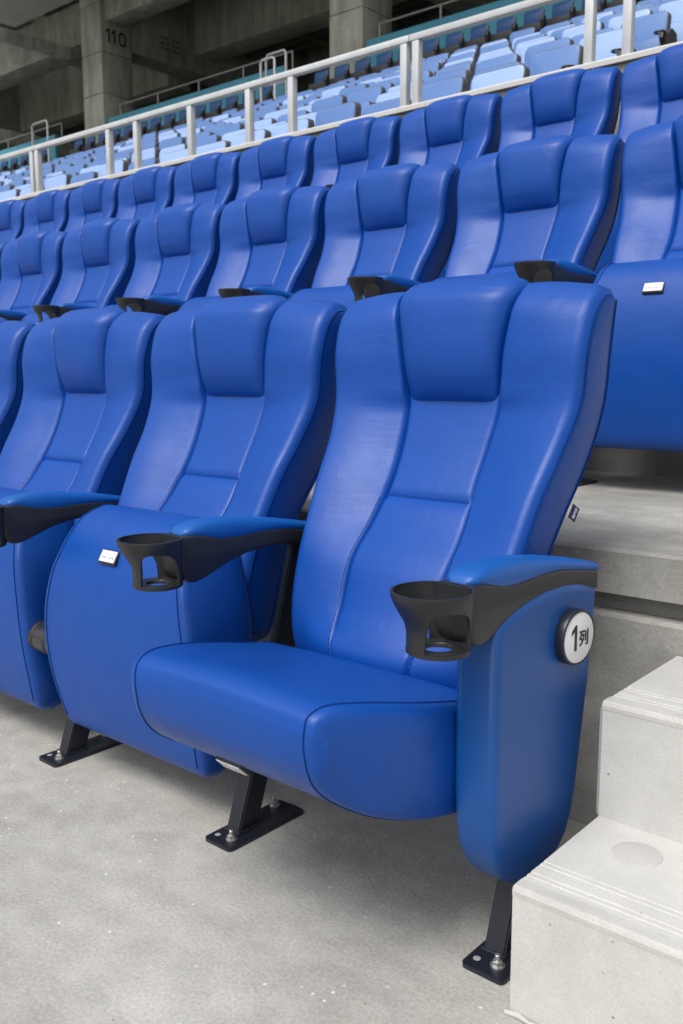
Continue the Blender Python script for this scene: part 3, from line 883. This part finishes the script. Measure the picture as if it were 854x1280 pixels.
# end panels with a pale number disc at the aisle
for k in range(4):
    y = ROWY(k); z = ROWT(k)
    bm = bmesh.new(); prism_bm(bm, [(-.14, -.26), (-.05, -.20), (.05, -.22), (.09, -.42), (.06, -.75), (-.04, -.75), (-.10, -.45)], -.02, .02, .008, 2)
    e = bm_obj('aisle_end_panel', bm, M['seatblack'], None); e.location = (AISLE+.055, y, z)
    tag(e, 'black aisle end panel closing the %s row of plastic seats' % ORD[k], 'panel', 'aisle end panels of the far stand')
    bm = bmesh.new(); lathe_bm(bm, [(.0005, .024), (.032, .024), (.034, .018)], .0, -.36, 24, axis='x')
    bmesh.ops.recalc_face_normals(bm, faces=bm.faces); bm_obj('number_disc', bm, M['white'], e)

# teal wall behind the top row, with openings
def teal(x0, x1, label):
    t = box('teal_wall', x0, x1, 14.5, 14.62, 5.2, 7.15, M['teal'], None, .01); tag(t, label, 'wall', 'teal walls behind the top row')
    return t
teal(-11.78, 1.5, 'teal parapet wall right of the second column')
teal(-20.02, -13.96, 'teal parapet wall between the column marked 110 and the gap')
teal(-38, -22.39, 'teal parapet wall at the far left behind the top row')
def pipe_rail(x0, x1, label):
    g = empty('thin_handrail', ((x0+x1)/2, 14.8, 7.0)); tag(g, label, 'handrail', 'thin handrails on the teal walls')
    cx = (x0+x1)/2
    bm = bmesh.new(); tube_bm(bm, [(x0-cx, 0, .5), (x1-cx, 0, .5)], .022, 8); bm_obj('top_pipe', bm, M['steelgrey'], g)
    n = int((x1-x0)/1.35)
    for k in range(n+1):
        x = x0+(x1-x0)*k/max(1, n)-cx
        bm = bmesh.new(); tube_bm(bm, [(x, 0, .05), (x, 0, .5)], .02, 8); bm_obj('pipe_post', bm, M['steelgrey'], g)
pipe_rail(-11.7, 1, 'thin grey handrail above the right teal wall')
pipe_rail(-19.9, -14.0, 'thin grey handrail above the middle teal wall')
pipe_rail(-36, -22.5, 'thin grey handrail above the left teal wall')
def hoop(x0, x1, y, z0, z1, label):
    g = empty('stair_handrail', ((x0+x1)/2, y, z0)); cx = (x0+x1)/2
    tag(g, label, 'handrail', 'hooped handrails at the upper openings')
    bm = bmesh.new(); tube_bm(bm, [(x0-cx, 0, 0), (x0-cx, 0, z1-z0-.05), (x0-cx+.05, 0, z1-z0), (x1-cx-.05, 0, z1-z0), (x1-cx, 0, z1-z0-.05), (x1-cx, 0, 0)], .025, 8)
    bm_obj('hoop', bm, M['rail'], g)
    bm = bmesh.new(); tube_bm(bm, [(x0-cx, 0, (z1-z0)*.5), (x1-cx, 0, (z1-z0)*.5)], .018, 8); bm_obj('middle_bar', bm, M['rail'], g)
hoop(-13.68, -13.30, 13.55, 6.0, 6.95, 'hooped rail in front of the middle teal wall end')
hoop(-13.88, -13.33, 13.9, 6.0, 7.17, 'taller hooped rail beside the dark opening')
hoop(-22.0, -21.3, 13.6, 6.0, 7.15, 'hooped rail at the end of the left teal wall')

# ------------------------------------------------------------------ concourse structure behind the stand
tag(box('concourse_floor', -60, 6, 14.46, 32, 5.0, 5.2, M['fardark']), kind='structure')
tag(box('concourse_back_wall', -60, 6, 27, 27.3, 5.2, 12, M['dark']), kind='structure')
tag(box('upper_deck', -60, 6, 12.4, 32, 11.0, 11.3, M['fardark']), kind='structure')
def column(x1, lab, text=None):
    c = empty('concrete_column', (x1-.42, 15, 5.2)); tag(c, lab, 'column', 'concrete columns behind the stand')
    z = 5.2
    for k, zt in enumerate((7.78, 8.75, 9.9, 11.0)):
        o = box('shaft', -.42, .42, -.5, .42, z-5.2+.012, zt-5.2, M['far'], c, .012)
        z = zt
    return c
c110 = column(-20.18, 'thick concrete column with black number 110 behind the stand')
column(-11.88, 'plain concrete column behind the dark seats at upper centre')
column(-28.5, 'concrete column furthest left beyond the column marked 110')
for k, yy in enumerate((-.27, -.10)):
    t = digit_one(.34, M['ink'], 'number_lettering', c110); t.location = (.4215, yy, 9.16-5.2); t.rotation_euler = (R(90), 0, R(90))
vs, fs = [], []
for q in range(32):
    a = 2*math.pi*q/32; sx = math.copysign(abs(math.cos(a))**.7, math.cos(a)); sy = math.copysign(abs(math.sin(a))**.8, math.sin(a))
    vs += [(.115*sx, .17*sy, 0), (.065*sx, .115*sy, 0)]
for q in range(32): fs.append((2*q, (2*q+2) % 64, (2*q+3) % 64, 2*q+1))
t = from_py('number_lettering', vs, fs, M['ink'], c110, smooth=False, recalc=False); t.location = (.4225, .135, 9.16-5.2); t.rotation_euler = (R(90), 0, R(90))
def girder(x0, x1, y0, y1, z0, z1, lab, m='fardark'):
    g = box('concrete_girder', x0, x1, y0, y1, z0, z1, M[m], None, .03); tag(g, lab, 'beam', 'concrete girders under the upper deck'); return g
g1 = girder(-20.95, -20.22, 15.43, 27, 8.95, 10.995, 'deep concrete girder running back from the column marked 110')
# faint stencilled marks on that girder
vs, fs = [], []
for r_ in range(3):
    for k in range(7):
        if k == 3: continue
        y = 16.42+k*.095; z = 9.56-r_*.13; b0 = len(vs)
        for a, b in ((-1, -1), (1, -1), (1, 1), (-1, 1)): vs.append((0, y+a*.026, z+b*.036))
        fs.append((b0, b0+1, b0+2, b0+3))
g1c = from_py('stencil_marks', vs, fs, M['seatgrey'], g1, smooth=False, recalc=False); g1c.location = (-20.21, 0, 0); g1c['kind'] = 'stuff'
girder(-12.65, -11.92, 15.43, 27, 8.95, 10.995, 'deep concrete girder running back from the centre column')
girder(-29.2, -28.55, 15.43, 27, 8.95, 10.995, 'deep concrete girder running back from the far left column')
girder(-28.3, -21.05, 14.55, 15.3, 9.13, 10.12, 'concrete edge beam left of the column marked 110')
girder(-20.15, -12.76, 14.6, 15.2, 9.46, 10.8, 'concrete edge beam between the two columns')
girder(-11.86, 2, 14.6, 15.2, 9.2, 10.8, 'concrete edge beam right of the centre column')
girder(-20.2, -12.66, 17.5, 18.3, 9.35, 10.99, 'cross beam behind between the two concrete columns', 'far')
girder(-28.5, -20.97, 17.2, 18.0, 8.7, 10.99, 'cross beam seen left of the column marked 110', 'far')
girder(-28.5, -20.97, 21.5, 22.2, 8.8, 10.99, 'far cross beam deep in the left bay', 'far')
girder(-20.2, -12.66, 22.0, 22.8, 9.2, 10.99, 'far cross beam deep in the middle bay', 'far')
girder(-24.5, -23.9, 15.35, 27, 9.75, 10.99, 'narrow girder running back in the left bay')
girder(-16.7, -16.1, 18.4, 27, 9.75, 10.99, 'narrow girder running back in the middle bay')
girder(-21.78, -21.5, 8.0, 14.52, 8.86, 9.125, 'slim concrete tie beam crossing the top left corner', 'far')
girder(-26.3, -26.0, 14.6, 23, 7.6, 8.0, 'slim concrete beam low in the left bay', 'far')
tag(box('upper_deck_soffit', -23.96, 6, 11.2, 14.45, 10.14, 10.4, M['soffit']), kind='structure')
def pipes(pts, r, lab, m='pipe'):
    bm = bmesh.new(); tube_bm(bm, pts, r, 10); o = bm_obj('service_pipe', bm, M[m]); tag(o, lab, 'pipe', 'service pipes under the upper deck')
pipes([(-19.9, 19.2, 9.7), (-12.8, 19.2, 9.7)], .09, 'thick service pipe between the girders')
pipes([(-19.9, 20.0, 9.9), (-12.8, 20.0, 9.9)], .13, 'widest brown service pipe between the girders')
pipes([(-19.9, 20.9, 9.5), (-12.8, 20.9, 9.5)], .1, 'lowest service pipe between the girders')
pipes([(-17.6, 18.6, 10.6), (-17.6, 18.6, 9.7), (-17.6, 21.5, 9.7)], .05, 'yellow green pipe with an elbow', 'pipegreen')
pipes([(-15.9, 15.4, 10.6), (-15.9, 19, 10.5)], .08, 'short pipe hanging under the deck edge')
for k, (x, y) in enumerate(((-17.4, 24.5), (-15.1, 24.5), (-9.2, 22.5))):
    bm = bmesh.new(); tube_bm(bm, [(0, 0, 0), (0, 0, 5.7)], .09, 10); o = bm_obj('steel_pole', bm, M['steelgrey']); o.location = (x, y, 5.21)
    tag(o, ['slim pole left in the middle bay', 'slim pole right in the middle bay', 'slim pole right of the centre column'][k], 'pole', 'slim poles in the concourse')
